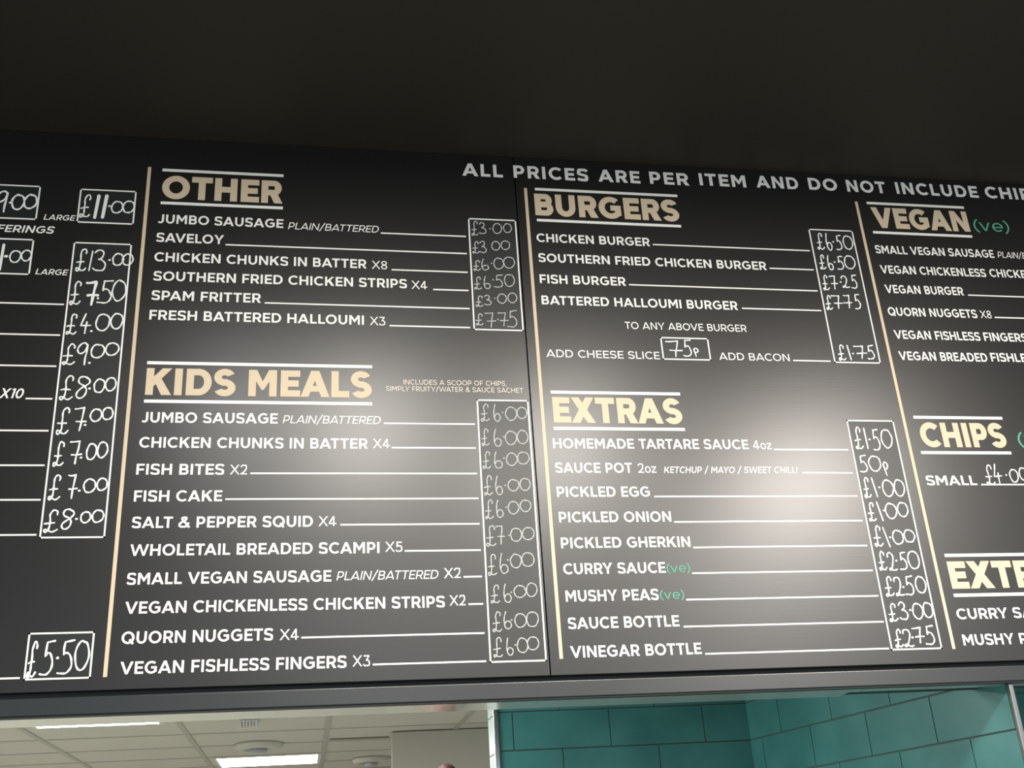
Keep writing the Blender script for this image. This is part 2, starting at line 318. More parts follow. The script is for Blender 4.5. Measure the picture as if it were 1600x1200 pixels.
PRICES = [
  ('L','small','£9.00',[('9',-655.4,1379.4,21.6,50.4), ('.',-637.4,1377.4), ('0',-622.1,1379.5,25.2,36.0), ('0',-597.5,1382.2,25.5,34.3)]),
  ('L','large','£11.00',[('L',-484.6,1376.9,20.2,57.1), ('!',-461.3,1376.2,4.1,56.1), ('!',-445.1,1377.6,4.4,55.1), ('.',-435.5,1379.2), ('0',-419.0,1377.0,23.4,29.3), ('0',-395.3,1379.1,23.5,29.8)]),
  ('L','small2','£11.00',[('!',-639.0,1242.4,1.4,60.4), (':',-631.0,1244.8), ('0',-612.5,1245.4,20.8,27.8), ('0',-591.1,1248.4,19.3,25.6)]),
  ('L','tall','£13.00',[('L',-480.3,1242.1,20.3,53.2), ('1',-461.4,1240.7,3.7,47.2), ('3',-443.4,1242.7,25.0,49.4), ('.',-423.9,1244.4), ('0',-406.8,1246.5,21.4,29.1), ('0',-386.9,1247.0,21.3,27.6)]),
  ('L','tall','£7.50',[('L',-484.3,1163.1,20.2,55.1), ('&',-451.8,1163.1,23.6,53.0), ('.',-439.2,1151.3), ('5',-426.5,1167.7,28.7,53.4), ('0',-398.1,1171.1,27.4,48.3)]),
  ('L','tall','£4.00',[('L',-484.9,1089.5,19.3,46.2), ('4',-458.4,1092.0,20.2,45.6), ('.',-445.6,1074.2), ('0',-424.4,1095.0,26.6,38.7), ('0',-397.1,1099.0,24.0,35.3)]),
  ('L','tall','£9.00',[('L',-483.8,1020.3,23.1,45.7), ('9',-458.4,1022.2,19.6,48.6), ('.',-442.9,1001.8), ('0',-428.8,1028.7,25.7,30.4), ('0',-401.0,1034.1,25.8,27.7)]),
  ('L','tall','£8.00',[('L',-480.8,946.1,23.9,52.5), ('8',-449.8,947.6,25.2,46.7), ('.',-437.4,944.8), ('0',-418.7,951.4,19.9,29.7), ('0',-397.3,954.8,20.7,29.1)]),
  ('L','tall','£7.00',[('L',-480.2,874.2,22.0,56.4), ('7',-448.7,877.4,21.5,49.5), ('.',-438.6,865.6), ('0',-419.5,886.8,21.0,26.5), ('0',-397.6,890.6,20.0,25.9)]),
  ('L','tall','£7.00',[('L',-481.3,804.3,18.2,50.1), ('7',-450.4,807.0,22.2,46.5), ('.',-439.9,796.4), ('0',-421.1,809.3,18.0,33.4), ('0',-400.9,812.9,18.8,32.8)]),
  ('L','tall','£7.00',[('L',-482.2,734.9,20.0,50.0), ('7',-450.2,736.3,16.7,48.4), ('.',-436.8,728.3), ('0',-418.3,738.2,21.4,27.6), ('0',-395.4,741.2,19.1,25.3)]),
  ('L','tall','£8.00',[('L',-481.9,667.2,24.7,43.5), ('8',-451.7,671.0,21.8,38.7), ('.',-436.5,671.2), ('0',-419.7,674.7,18.1,21.5), ('0',-397.6,676.6,20.8,24.0)]),
  ('L','low','£5.50',[('L',-486.9,406.6,14.0,63.8), ('5',-461.8,409.4,21.3,60.9), ('.',-444.1,408.2), ('5',-430.2,410.0,25.1,61.0), ('0',-402.1,412.0,24.0,52.7)]),
  ('L','other','£3.00',[('L',367.2,1361.7,15.0,38.3), ('3',385.5,1362.5,15.6,29.3), ('.',402.8,1362.1), ('0',419.9,1363.4,20.3,26.9), ('0',443.8,1365.3,18.5,24.1)]),
  ('L','other','£3 00',[('L',367.2,1310.8,15.5,30.7), ('3',383.7,1312.1,15.7,29.5), ('0',414.0,1316.6,19.0,23.1), ('0',436.6,1319.1,20.0,22.9)]),
  ('L','other','£6.00',[('L',367.4,1263.1,15.5,25.6), ('6',386.0,1266.0,17.0,28.8), ('.',401.7,1270.0), ('0',418.2,1269.8,22.9,28.7), ('0',442.3,1273.4,25.2,29.0)]),
  ('L','other','£6.50',[('L',367.2,1217.4,15.7,31.3), ('6',388.2,1219.5,15.4,31.1), ('.',402.9,1226.8), ('5',414.3,1224.4,21.7,32.0), ('0',440.2,1226.7,23.3,30.5)]),
  ('L','other','£3.00',[('L',368.8,1171.4,16.3,26.4), ('3',387.8,1174.5,15.5,24.0), ('.',404.2,1179.6), ('0',420.7,1179.4,20.9,23.1), ('0',444.6,1182.2,20.6,24.7)]),
  ('L','other','£7.75',[('L',366.6,1125.5,15.6,28.4), ('7',391.6,1125.1,23.4,34.3), ('.',408.7,1126.8), ('7',420.4,1127.4,21.3,32.6), ('5',440.2,1129.2,23.3,41.1)]),
  ('L','kids','£6.00',[('L',367.7,902.1,17.5,39.5), ('6',393.5,901.5,15.2,39.0), ('.',406.0,902.5), ('0',424.5,900.0,23.9,30.6), ('0',448.3,901.8,20.9,26.4)]),
  ('L','kids','£6.00',[('L',365.4,845.5,15.2,37.6), ('6',391.8,845.0,17.4,38.6), ('.',405.4,847.0), ('0',421.0,844.2,23.9,30.6), ('0',446.2,846.5,22.9,29.9)]),
  ('L','kids','£6.00',[('L',366.0,794.6,16.7,37.8), ('6',390.3,794.5,17.8,36.5), ('.',403.2,798.6), ('0',419.8,796.1,23.0,27.9), ('0',444.8,799.1,24.7,26.8)]),
  ('L','kids','£6.00',[('L',366.5,738.6,17.4,42.0), ('6',388.8,738.0,15.0,39.8), ('.',402.5,738.3), ('0',419.8,738.6,23.1,24.8), ('0',444.6,740.3,21.7,26.0)]),
  ('L','kids','£6.00',[('L',365.9,686.9,16.7,40.1), ('6',387.5,687.6,14.8,37.4), ('.',402.0,690.9), ('0',417.2,689.7,22.0,26.3), ('0',442.4,693.7,22.7,24.4)]),
  ('L','kids','£7.00',[('L',366.2,630.7,19.3,42.7), ('7',386.5,632.3,16.6,37.7), ('.',404.2,631.1), ('0',419.0,632.4,22.5,27.5), ('0',444.2,634.2,24.6,25.7)]),
  ('L','kids','£6.00',[('L',366.1,570.1,17.3,42.6), ('6',389.6,572.7,17.3,41.1), ('.',398.3,579.7), ('0',415.1,577.5,22.3,27.8), ('0',440.3,580.1,25.4,27.9)]),
  ('L','kids','£6.00',[('L',368.7,511.0,17.3,35.6), ('6',393.3,512.0,16.2,36.5), ('.',401.7,513.6), ('0',419.5,514.7,24.5,24.4), ('0',443.6,518.1,21.3,27.5)]),
  ('L','kids','£6.00',[('L',369.4,455.9,18.0,38.7), ('6',390.6,457.9,15.6,33.7), ('.',399.2,458.5), ('0',417.1,457.1,22.8,27.0), ('0',441.4,458.9,23.6,29.2)]),
  ('L','kids','£6.00',[('L',368.3,405.7,17.6,37.7), ('6',392.0,406.5,13.4,33.0), ('.',403.5,409.2), ('0',418.0,408.1,20.8,28.5), ('0',439.3,411.6,22.5,25.5)]),
  ('R','burger','£6.50',[('L',1218.7,1365.3,17.1,45.4), ('6',1241.2,1364.5,14.3,46.0), ('.',1253.4,1365.0), ('5',1266.8,1363.7,15.1,40.4), ('0',1292.2,1364.9,24.4,38.0)]),
  ('R','burger','£6.50',[('L',1213.8,1306.8,14.0,39.3), ('6',1233.8,1305.8,12.9,40.1), ('.',1246.2,1307.9), ('5',1259.5,1306.2,16.6,36.7), ('0',1285.6,1308.4,27.1,35.8)]),
  ('R','burger','£7.25',[('L',1211.3,1249.8,14.8,39.4), ('7',1232.8,1251.1,19.2,34.8), ('.',1251.1,1252.5), ('2',1262.9,1253.7,18.2,31.8), ('5',1285.5,1255.3,15.9,36.6)]),
  ('R','burger','£7.75',[('L',1209.8,1195.5,15.1,37.1), ('7',1231.8,1197.3,25.0,34.9), ('.',1249.8,1196.2), ('7',1260.2,1199.8,16.8,34.1), ('5',1283.1,1200.6,15.6,39.2)]),
  ('R','burger','£1.75',[('L',1216.6,1063.6,17.6,38.7), ('1',1236.2,1063.9,-3.5,36.5), ('.',1245.6,1061.8), ('7',1265.5,1065.5,29.3,32.0), ('5',1289.8,1066.5,19.0,35.2)]),
  ('R','cheese','75p',[('7',810.2,1063.5,37.2,39.7), ('5',839.5,1066.4,20.9,41.2), ('p',860.7,1055.7,11.8,21.0)]),
  ('R','extras','£1.50',[('L',1215.6,849.4,17.5,51.8), ('1',1234.5,849.2,-1.1,48.0), ('.',1242.8,846.7), ('5',1257.2,846.7,18.4,49.3), ('0',1285.1,848.9,25.7,44.0)]),
  ('R','extras','50p',[('5',1214.5,788.8,19.3,39.1), ('0',1243.7,789.1,28.2,35.4), ('p',1267.9,776.9,11.7,30.7)]),
  ('R','extras','£1.00',[('L',1212.3,733.0,15.1,46.4), ('1',1231.5,733.1,-5.8,43.0), ('.',1242.7,733.1), ('0',1263.6,731.1,25.2,37.8), ('0',1290.8,731.6,23.6,37.7)]),
  ('R','extras','£1.00',[('L',1212.5,677.0,16.3,41.4), ('1',1232.7,677.8,-6.9,41.8), ('.',1242.8,679.5), ('0',1259.5,678.5,25.7,34.5), ('0',1288.0,681.4,24.3,32.1)]),
  ('R','extras','£1.00',[('L',1215.6,621.9,19.2,44.6), ('1',1235.9,619.7,-8.3,43.2), ('.',1244.4,619.0), ('0',1263.1,618.9,24.5,30.4), ('0',1290.3,621.4,24.6,27.1)]),
  ('R','extras','£2.50',[('L',1214.1,567.1,16.6,40.6), ('2',1236.6,565.6,17.5,38.6), ('.',1247.6,567.0), ('5',1262.1,566.5,17.3,38.0), ('0',1288.3,568.0,25.5,38.8)]),
  ('R','extras','£2.50',[('L',1218.1,511.5,18.8,41.6), ('2',1241.3,511.0,20.1,39.1), ('.',1251.5,509.5), ('5',1264.7,512.8,21.0,40.0), ('0',1292.3,513.6,23.4,35.3)]),
  ('R','extras','£3.00',[('L',1215.0,455.7,18.5,36.9), ('3',1239.6,458.7,18.9,36.2), ('.',1256.3,459.9), ('0',1273.6,457.2,23.3,32.4), ('0',1297.3,459.2,20.9,31.0)]),
  ('R','extras','£2.75',[('L',1216.3,401.4,16.5,35.6), ('2',1238.6,402.0,21.2,35.1), ('.',1249.0,402.5), ('7',1263.8,406.7,24.2,31.4), ('5',1288.1,406.9,21.4,38.6)]),
  ('R','','£4.00',[('L',1518.9,762.7,21.1,46.7), ('4',1539.9,764.4,19.0,48.4), ('.',1561.7,762.3), ('0',1580.7,760.3,20.2,30.4), ('0',1606.2,764.4,21.4,30.5)]),
]

# ---------------------------------------------------------------- lettering: a geometric sans built from strips and polygons
class Glyphs:
    """Collects flat shapes (x right, y up, cap height 1) for one line of lettering."""
    def __init__(self): self.polys = []; self.strips = []
def strip_from(pts, w, t, closed=False):
    """Offset a centre line; vertical runs get width w, horizontal runs width t."""
    n = len(pts); Lf, Rt = [], []
    for i in range(n):
        if closed: a, b = pts[i - 1], pts[(i + 1) % n]
        else: a, b = pts[max(i - 1, 0)], pts[min(i + 1, n - 1)]
        dx, dy = b[0] - a[0], b[1] - a[1]; l = math.hypot(dx, dy) or 1
        nx, ny = -dy / l, dx / l
        h = 0.5 * math.hypot(w * nx, t * ny)
        Lf.append((pts[i][0] + nx * h, pts[i][1] + ny * h)); Rt.append((pts[i][0] - nx * h, pts[i][1] - ny * h))
    if closed: Lf.append(Lf[0]); Rt.append(Rt[0])
    return Lf, Rt
def arc(cx, cy, rx, ry, a0, a1, n=16):
    return [(cx + rx * math.cos(math.radians(a0 + (a1 - a0) * k / n)), cy + ry * math.sin(math.radians(a0 + (a1 - a0) * k / n))) for k in range(n + 1)]
def spline(p, n=6):
    out = []
    q = [p[0]] + list(p) + [p[-1]]
    for i in range(1, len(q) - 2):
        for k in range(n):
            s = k / n; a, b, c, d = q[i - 1], q[i], q[i + 1], q[i + 2]
            out.append(tuple(0.5 * (2 * b[j] + (c[j] - a[j]) * s + (2 * a[j] - 5 * b[j] + 4 * c[j] - d[j]) * s * s + (3 * b[j] - a[j] - 3 * c[j] + d[j]) * s ** 3) for j in (0, 1)))
    out.append(tuple(p[-1]))
    return out
WIDTH = dict(A=1.06, B=.77, C=.92, D=.89, E=.68, F=.66, G=.97, H=.86, J=.62, K=.90, L=.63, M=1.02, N=.88, O=1.06, P=.74, Q=1.06,
             R=.80, S=.76, T=.78, U=.84, V=1.04, W=1.56, X=.98, Y=.98, Z=.78)
WIDTH.update({'0': .78, '1': .34, '2': .68, '3': .70, '4': .78, '5': .68, '8': .70, '&': .92, '/': .62, ',': .16, '(': .26, ')': .26,
              'v': .66, 'e': .66, 'o': .68, 'z': .56})
SB = dict(A=.01, V=.01, W=.01, Y=.01, X=.02, T=.035, O=.055, Q=.055, C=.055, G=.055, S=.05, J=.03, K=.09, Z=.04)
def sides(ch):
    l = SB.get(ch, .085); r = l
    if ch in 'DP': r = .055
    if ch in 'EFLKR': r = .035
    if ch == 'B': r = .055
    if ch == 'J': r = .08
    if ch in 'CG': r = .04 if ch == 'C' else .075
    if ch in '0123458&oe': l = r = .055
    if ch in '/(),vz4': l = r = .03
    return l, r
def glyph(G, ch, X, w, t):
    """draws ch with its ink starting at X; returns the ink width"""
    wide = max(0.0, w - .19) * .8
    W = WIDTH.get(ch, .5) + (wide if ch not in 'I1(),/' else 0)
    if ch == 'I': W = w
    P = lambda *p: G.polys.append([(X + x, y) for x, y in p])
    def S(L, R): G.strips.append(([(X + x, y) for x, y in L], [(X + x, y) for x, y in R]))
    def bar(x0, x1, y0, y1): P((x0, y0), (x1, y0), (x1, y1), (x0, y1))
    def ring(cx, cy, rx, ry, a0, a1, n=20): S(*strip_from2(cx, cy, rx, ry, a0, a1, n))
    def strip_from2(cx, cy, rx, ry, a0, a1, n):
        return arc(cx, cy, rx, ry, a0, a1, n), arc(cx, cy, rx - w, ry - t, a0, a1, n)
    def diag(xb, xt, y0=0.0, y1=1.0, k=1.0):
        # slanted bar with horizontal cuts; xb, xt are its left edges
        s = math.hypot(xt - xb, y1 - y0) / (y1 - y0); wd = w * k * s ** .85
        P((xb, y0), (xb + wd, y0), (xt + wd, y1), (xt, y1)); return wd
    def wd(dx, dy, k=1.0): return w * k * (math.hypot(dx, dy) / dy) ** .85
    def bowl(x0, y0, y1, W):
        ry = (y1 - y0) / 2; rx = min(ry * 1.0, W - x0 - .05); xb = W - rx
        bar(x0, xb, y0, y0 + t); bar(x0, xb, y1 - t, y1); ring(xb, (y0 + y1) / 2, rx, ry, -90, 90, 18)
    o = .012
    if ch == 'A':
        d = wd(W / 2, 1) ; m = W / 2
        diag(0, m - d / 2); P((W - d, 0), (W, 0), (m + d / 2, 1), (m - d / 2, 1))
        yb = .2; bar(.5 * yb * W + d * .3, W - .5 * yb * W - d * .3, yb, yb + t * .92)
    elif ch == 'B':
        bar(0, w, 0, 1); bowl(0, .5 - t * .42, 1, W * .95); bowl(0, 0, .5 + t * .5, W)
    elif ch == 'C': ring(.53 + wide / 2, .5, .53 + wide / 2, .5 + o, 45, 315, 30)
    elif ch == 'D':
        bar(0, w, 0, 1); rx = .5; xb = W - rx
        bar(0, xb, 0, t); bar(0, xb, 1 - t, 1); ring(xb, .5, rx, .5, -90, 90, 24)
    elif ch in 'EF':
        bar(0, w, 0, 1); bar(0, W, 1 - t, 1); bar(0, W * .93, .5 - t / 2 - (.03 if ch == 'F' else 0), .5 + t / 2 - (.03 if ch == 'F' else 0))
        if ch == 'E': bar(0, W + .01, 0, t)
    elif ch == 'G':
        ring(.53 + wide / 2, .5, .53 + wide / 2, .5 + o, 48, 318, 30)
        bar(W * .53, W, .5 - t * .55, .5 + t * .45); P((W - w, .12), (W, .14), (W, .5), (W - w, .5))
    elif ch == 'H': bar(0, w, 0, 1); bar(W - w, W, 0, 1); bar(0, W, .5 - t / 2, .5 + t / 2)
    elif ch == 'I': bar(0, w, 0, 1)
    elif ch == 'J':
        bar(W - w, W, .33, 1); ring(W - .33, .33, .33, .33 + o, -140, 0, 16)
    elif ch == 'K':
        bar(0, w, 0, 1)
        d = wd(.5, .6); P((w * .8, .26), (w * .8, .26 + t * 1.5), (W - d * 1.05, 1), (W - .02, 1))
        P((W - d * 1.05, 0), (W, 0), (W * .52 + d * .1, .66), (W * .33, .5))
    elif ch == 'L': bar(0, w, 0, 1); bar(0, W, 0, t)
    elif ch == 'M':
        bar(0, w, 0, 1); bar(W - w, W, 0, 1); m = W / 2; d = wd(m, .72, .95)
        P((0, 1), (d * .95, 1), (m + d * .1, .5), (m, .24), (m - d * .12, .24)); P((W, 1), (W - d * .95, 1), (m - d * .1, .5), (m, .24), (m + d * .12, .24))
    elif ch == 'N':
        bar(0, w, 0, 1); bar(W - w, W, 0, 1); d = w * 1.12
        P((0, 1), (d * .92, 1), (W, 0), (W - d * .92, 0))
    elif ch in 'O0':
        ring(W / 2, .5, W / 2, .5 + o, 0, 360, 40)
    elif ch == 'Q':
        ring(W / 2, .5, W / 2, .5 + o, 0, 360, 40); P((W * .55, .30), (W * .68, .42), (W * .98, .04), (W * .85, -.08))
    elif ch == 'P': bar(0, w, 0, 1); bowl(0, .30, 1, W)
    elif ch == 'R':
        bar(0, w, 0, 1); bowl(0, .34, 1, W * .97); d = wd(.25, .36)
        P((W - d + .01, 0), (W + .02, 0), (W * .52 + d * .72, .38), (W * .52 - d * .28, .38))
    elif ch in 'S5' or ch in '238':
        a, b = w / 2, t / 2
        if ch == 'S' and w > .25:
            c = None
            ru = (.5 + t * .5) / 2; x1 = W * .485
            ring(x1, 1 - ru + o, x1, ru + o * .5, 24, 262, 22); ring(W - x1 - .01, ru - o, x1 + .01, ru + o * .5, 82, -154, 22)
            P((x1 - .10, .5 - t * .5), (x1 + .14, .5 - t * .5), (W - x1 + .10, .5 + t * .5), (W - x1 - .14, .5 + t * .5))
        elif ch == 'S':
            c = [(.93 * W, .80), (.76 * W, .94 - b * .35), (.50 * W, 1 - b + o), (.22 * W, .93 - b * .4), (a + .02, .73), (.17 * W, .58), (.5 * W, .505), (.82 * W, .42),
                 (W - a, .28), (.82 * W, .08 + b * .3), (.50 * W, b - o), (.24 * W, .06 + b * .5), (.05 * W, .19)]
        elif ch == '5':
            bar(.12 * W, .92 * W, 1 - t, 1); P((.12 * W, .46), (.12 * W + w, .46), (.14 * W + w, 1), (.14 * W, 1))
            c = [(.16 * W, .52), (.48 * W, .62 - b * .3), (.82 * W, .52), (W - a, .32), (.82 * W, .10), (.48 * W, b - o), (.18 * W, .08), (.03 * W, .18)]
        elif ch == '2':
            bar(0, W, 0, t); c = [(.06 * W, .76), (.22 * W, .92), (.5 * W, 1 - b + o), (.8 * W, .92), (W - a - .04, .72), (.8 * W, .5), (.52 * W, .28), (.14 * W, b)]
        elif ch == '3':
            bar(.08 * W, .9 * W, 1 - t, 1); P((.9 * W, 1 - t), (.9 * W - w * 1.1, 1 - t), (.38 * W, .56), (.55 * W, .56))
            c = [(.40 * W, .55), (.72 * W, .53), (W - a, .31), (.82 * W, .09), (.48 * W, b - o), (.2 * W, .06), (.03 * W, .18)]
        else:
            ring(W / 2, .745, W * .46, .255 + t * .12, 0, 360, 28); ring(W / 2, .26, W * .5, .27 + t * .1, 0, 360, 28); c = None
        if c: S(*strip_from(spline(c, 6), w, t))
    elif ch == '4':
        bar(.60 * W - w / 2 + .04, .60 * W + w / 2 + .04, 0, 1); bar(0, W, .2, .2 + t)
        P((0, .2), (0, .2 + t), (.60 * W - w * .5 + .02, 1), (.60 * W + .04, 1), (.60 * W + .04, .86), (w * 1.15, .2 + t))
    elif ch == '1':
        bar(W - w, W, 0, 1); P((0, .80), (0, .80 + t * .9), (W - w * .6, 1), (W - w * .4, 1), (W - w * .6, .88))
    elif ch == 'T': bar(0, W, 1 - t, 1); bar(W / 2 - w / 2, W / 2 + w / 2, 0, 1)
    elif ch == 'U':
        bar(0, w, .42, 1); bar(W - w, W, .42, 1); ring(W / 2, .42, W / 2, .42 + o, 180, 360, 24)
    elif ch == 'V':
        d = wd(W / 2, 1); m = W / 2; P((0, 1), (d, 1), (m + d * .45, 0), (m - d * .45, 0)); P((W, 1), (W - d, 1), (m - d * .45, 0), (m + d * .45, 0))
    elif ch == 'W':
        d = wd(W / 4, 1, .95); q = W * .27; m = W / 2
        P((0, 1), (d, 1), (q + d * .45, 0), (q - d * .45, 0)); P((m - d * .42, 1), (m + d * .42, 1), (q + d * .45, 0), (q - d * .45, 0))
        P((m - d * .42, 1), (m + d * .42, 1), (W - q + d * .45, 0), (W - q - d * .45, 0)); P((W, 1), (W - d, 1), (W - q - d * .45, 0), (W - q + d * .45, 0))
    elif ch == 'X':
        d = wd(W * .8, 1); P((0, 0), (d, 0), (W - .02, 1), (W - .02 - d, 1)); P((W - d, 0), (W, 0), (d + .02, 1), (.02, 1))
    elif ch == 'Y':
        d = wd(W / 2, .62); m = W / 2; bar(m - w / 2, m + w / 2, 0, .44)
        P((0, 1), (d, 1), (m + w * .32, .40), (m - w / 2, .36), (m - w / 2, .42)); P((W, 1), (W - d, 1), (m - w * .32, .40), (m + w / 2, .36), (m + w / 2, .42))
    elif ch in 'Zz':
        h = 1 if ch == 'Z' else .70
        bar(0, W, h - t, h); bar(0, W, 0, t); d = w * 1.3; P((0, t), (d, t), (W, h - t), (W - d, h - t))
    elif ch == 'o': ring(W / 2, .35, W / 2, .36, 0, 360, 28)
    elif ch == 'v':
        d = wd(W / 2, .7); m = W / 2; P((0, .7), (d, .7), (m + d * .45, 0), (m - d * .45, 0)); P((W, .7), (W - d, .7), (m - d * .45, 0), (m + d * .45, 0))
    elif ch == 'e':
        ring(W / 2, .35, W / 2, .36, 0, 318, 28); bar(w * .6, W - .01, .35 - t * .55, .35 + t * .35)
    elif ch == '(':
        S(*strip_from(arc(.75, .40, .70, .72, 132, 228, 14), w, t))
    elif ch == ')':
        S(*strip_from(arc(W - .75, .40, .70, .72, 48, -48, 14), w, t))
    elif ch == '/': d = w * 1.05; P((0, -.14), (d, -.14), (W, 1.12), (W - d, 1.12))
    elif ch == ',': P((.02, 0), (.02, w), (.02 + w, w), (.02 + w, 0), (.0 + w * .4, -.16), (-.03, -.16))
    elif ch == '&':
        c = [(.98 * W, .02), (.62 * W, .42), (.30 * W, .76), (.34 * W, .93 - t * .2), (.50 * W, 1 - t / 2), (.66 * W, .90), (.62 * W, .72), (.36 * W, .55), (.10 * W, .38), (.07 * W, .2), (.2 * W, .06 + t * .2), (.42 * W, t / 2), (.66 * W, .12), (.82 * W, .30), (.90 * W, .46)]
        S(*strip_from(spline(c, 5), w * .95, t * .95))
    return W
#        stem,  bar, slant, tracking
STYLES = {'item': (.205, .175, 0, .025, 'white'), 'book': (.130, .120, 0, .02, 'white'), 'ital': (.130, .118, .20, .02, 'white'),
          'boldit': (.185, .160, .20, .03, 'white'), 'bookit': (.165, .145, .20, .03, 'white'), 'head': (.290, .245, 0, -.02, 'gold'),
          'hdr': (.235, .205, 0, .09, 'white'), 'green': (.098, .095, 0, .03, 'green'), 'note': (.125, .115, 0, .05, 'cream'), 'med': (.145, .13, 0, .04, 'white')}
KERN = {'AT': -.10, 'TA': -.10, 'AV': -.12, 'VA': -.12, 'LT': -.10, 'LY': -.12, 'AY': -.12, 'YO': -.04, 'PA': -.10, 'AC': -.03, 'TO': -.03, 'OV': -.04, 'VE': 0, 'FR': 0, 'RT': -.03, 'RY': -.05, 'TT': .02, 'AW': -.1, 'WA': -.1, 'TE': 0, 'LO': -.04, 'AU': 0}
def layout(text, style):
    w, t, sl, track, _ = STYLES[style]
    G = Glyphs(); x = 0.0; first = True; prev = ''
    for ch in text:
        if ch == ' ': x += .40 + track; prev = ''; continue
        l, r = sides(ch)
        x += KERN.get(prev + ch, 0)
        if first: l = 0; first = False
        x += l; x += glyph(G, ch, x, w, t); end = x; x += r + track; prev = ch
    return G, end
RELIEF = 0.0005      # thickness of the applied vinyl
def emit(bm, G, fx, fy, front, back, slant=0.0):
    """Solid lettering: shape (x, y) -> board (x, z); front and back are y depths."""
    def at(p, y): return bm.verts.new((fx(p[0] + slant * p[1], p[1]), y, fy(p[0], p[1])))
    k = 0
    for poly in G.polys:
        k += 1; front_k = front - 1.6e-5 * (k % 9)      # overlapping strokes lie a hair above one another
        a = [at(p, front_k) for p in poly]; b = [at(p, back) for p in poly]; n = len(a)
        bm.faces.new(a)
        for i in range(n): bm.faces.new((a[i], b[i], b[(i + 1) % n], a[(i + 1) % n]))
    for L, R in G.strips:
        k += 1; front_k = front - 1.6e-5 * (k % 9)
        n = len(L)
        la = [at(p, front_k - 4e-5 * i / n) for i, p in enumerate(L)]; ra = [at(p, front_k - 4e-5 * i / n) for i, p in enumerate(R)]; lb = [at(p, back) for p in L]; rb = [at(p, back) for p in R]
        for i in range(len(L) - 1):
            bm.faces.new((la[i], la[i + 1], ra[i + 1], ra[i])); bm.faces.new((la[i], lb[i], lb[i + 1], la[i + 1])); bm.faces.new((ra[i + 1], rb[i + 1], rb[i], ra[i]))
        if L[0] != L[-1]:
            bm.faces.new((la[0], ra[0], rb[0], lb[0])); bm.faces.new((la[-1], lb[-1], rb[-1], ra[-1]))
def text_mesh(bm, seg, org):
    st, cap, text, x, y, width = seg
    G, nat = layout(text, st)
    cap_m = cap / 1000; sl = STYLES[st][2]
    sx = (width / 1000 - sl * cap_m * .9) / nat
    if st == 'green': y += 1.5
    fx = lambda px, py: x / 1000 + 0 - org[0] + (px - sl * py) * sx + sl * py * cap_m
    fy = lambda px, py: y / 1000 + EYE - org[2] + py * cap_m
    emit(bm, G, fx, fy, -RELIEF, 0.0002, sl)

# handwriting: pen paths in a unit box
HAND = {
 'L': [[(.90, .80), (.93, .90), (.80, .98), (.62, 1.0), (.46, .90), (.40, .76), (.42, .58), (.42, .38), (.40, .22), (.33, .08), (.18, .0), (.05, .02), (.05, .10), (.18, .13), (.36, .07), (.60, .02), (.82, .04), (1.0, .13)], [(.06, .40), (.40, .42), (.76, .43)]],
 '0': [[(.62, .97), (.42, 1.0), (.18, .88), (.02, .62), (.02, .36), (.16, .10), (.42, .0), (.70, .06), (.92, .27), (1.0, .52), (.93, .78), (.76, .94), (.52, .99)]],
 '1': [[(.5, 1), (.5, .5), (.5, 0)]],
 '2': [[(.06, .76), (.10, .92), (.36, 1.0), (.64, .94), (.76, .76), (.68, .52), (.50, .24), (.30, .04), (.12, .0), (.06, .06), (.18, .12), (.42, .05), (.70, .0), (1.0, .05)]],
 '3': [[(.08, .86), (.26, .98), (.54, 1.0), (.76, .88), (.72, .70), (.50, .57), (.36, .54), (.66, .52), (.92, .38), (.98, .20), (.80, .04), (.48, .0), (.18, .03), (.0, .10)]],
 '4': [[(.46, 1), (.26, .70), (.04, .38)], [(.04, .38), (.5, .39), (1, .40)], [(.62, .56), (.56, .28), (.52, 0)]],
 '5': [[(1, 1), (.70, .98), (.40, .95)], [(.40, .95), (.36, .76), (.34, .56)], [(.34, .56), (.50, .63), (.72, .60), (.90, .44), (.95, .26), (.84, .10), (.58, .01), (.30, .0), (.04, .03)]],
 '6': [[(.32, 1), (.20, .82), (.10, .56), (.10, .32), (.20, .12), (.42, .01), (.70, .02), (.94, .14), (.96, .30), (.78, .42), (.52, .45), (.30, .39), (.16, .27)]],
 '7': [[(.0, .97), (.30, .97), (.76, 1.0)], [(.76, 1.0), (.66, .62), (.58, .30), (.52, 0)], [(.18, .40), (.55, .41), (1.0, .42)]],
 '8': [[(.80, .92), (.52, 1.0), (.22, .95), (.10, .82), (.22, .68), (.54, .56), (.76, .40), (.72, .16), (.48, .02), (.22, .0), (.03, .12), (.12, .30), (.42, .46), (.74, .60), (.96, .76), (.88, .90), (.62, .98)]],
 '9': [[(.92, .90), (.70, 1.0), (.36, .97), (.10, .82), (.02, .66), (.16, .52), (.42, .50), (.72, .60), (.92, .78), (.96, .92)], [(.96, .92), (.92, .60), (.84, .30), (.80, 0)]],
 'p': [[(.10, .86), (.26, .50), (.44, 0)], [(.10, .74), (.22, .92), (.50, 1.0), (.84, .92), (.96, .74), (.80, .56), (.50, .48), (.22, .54)]],
}
HAND['!'] = HAND['1']; HAND['&'] = HAND['7']
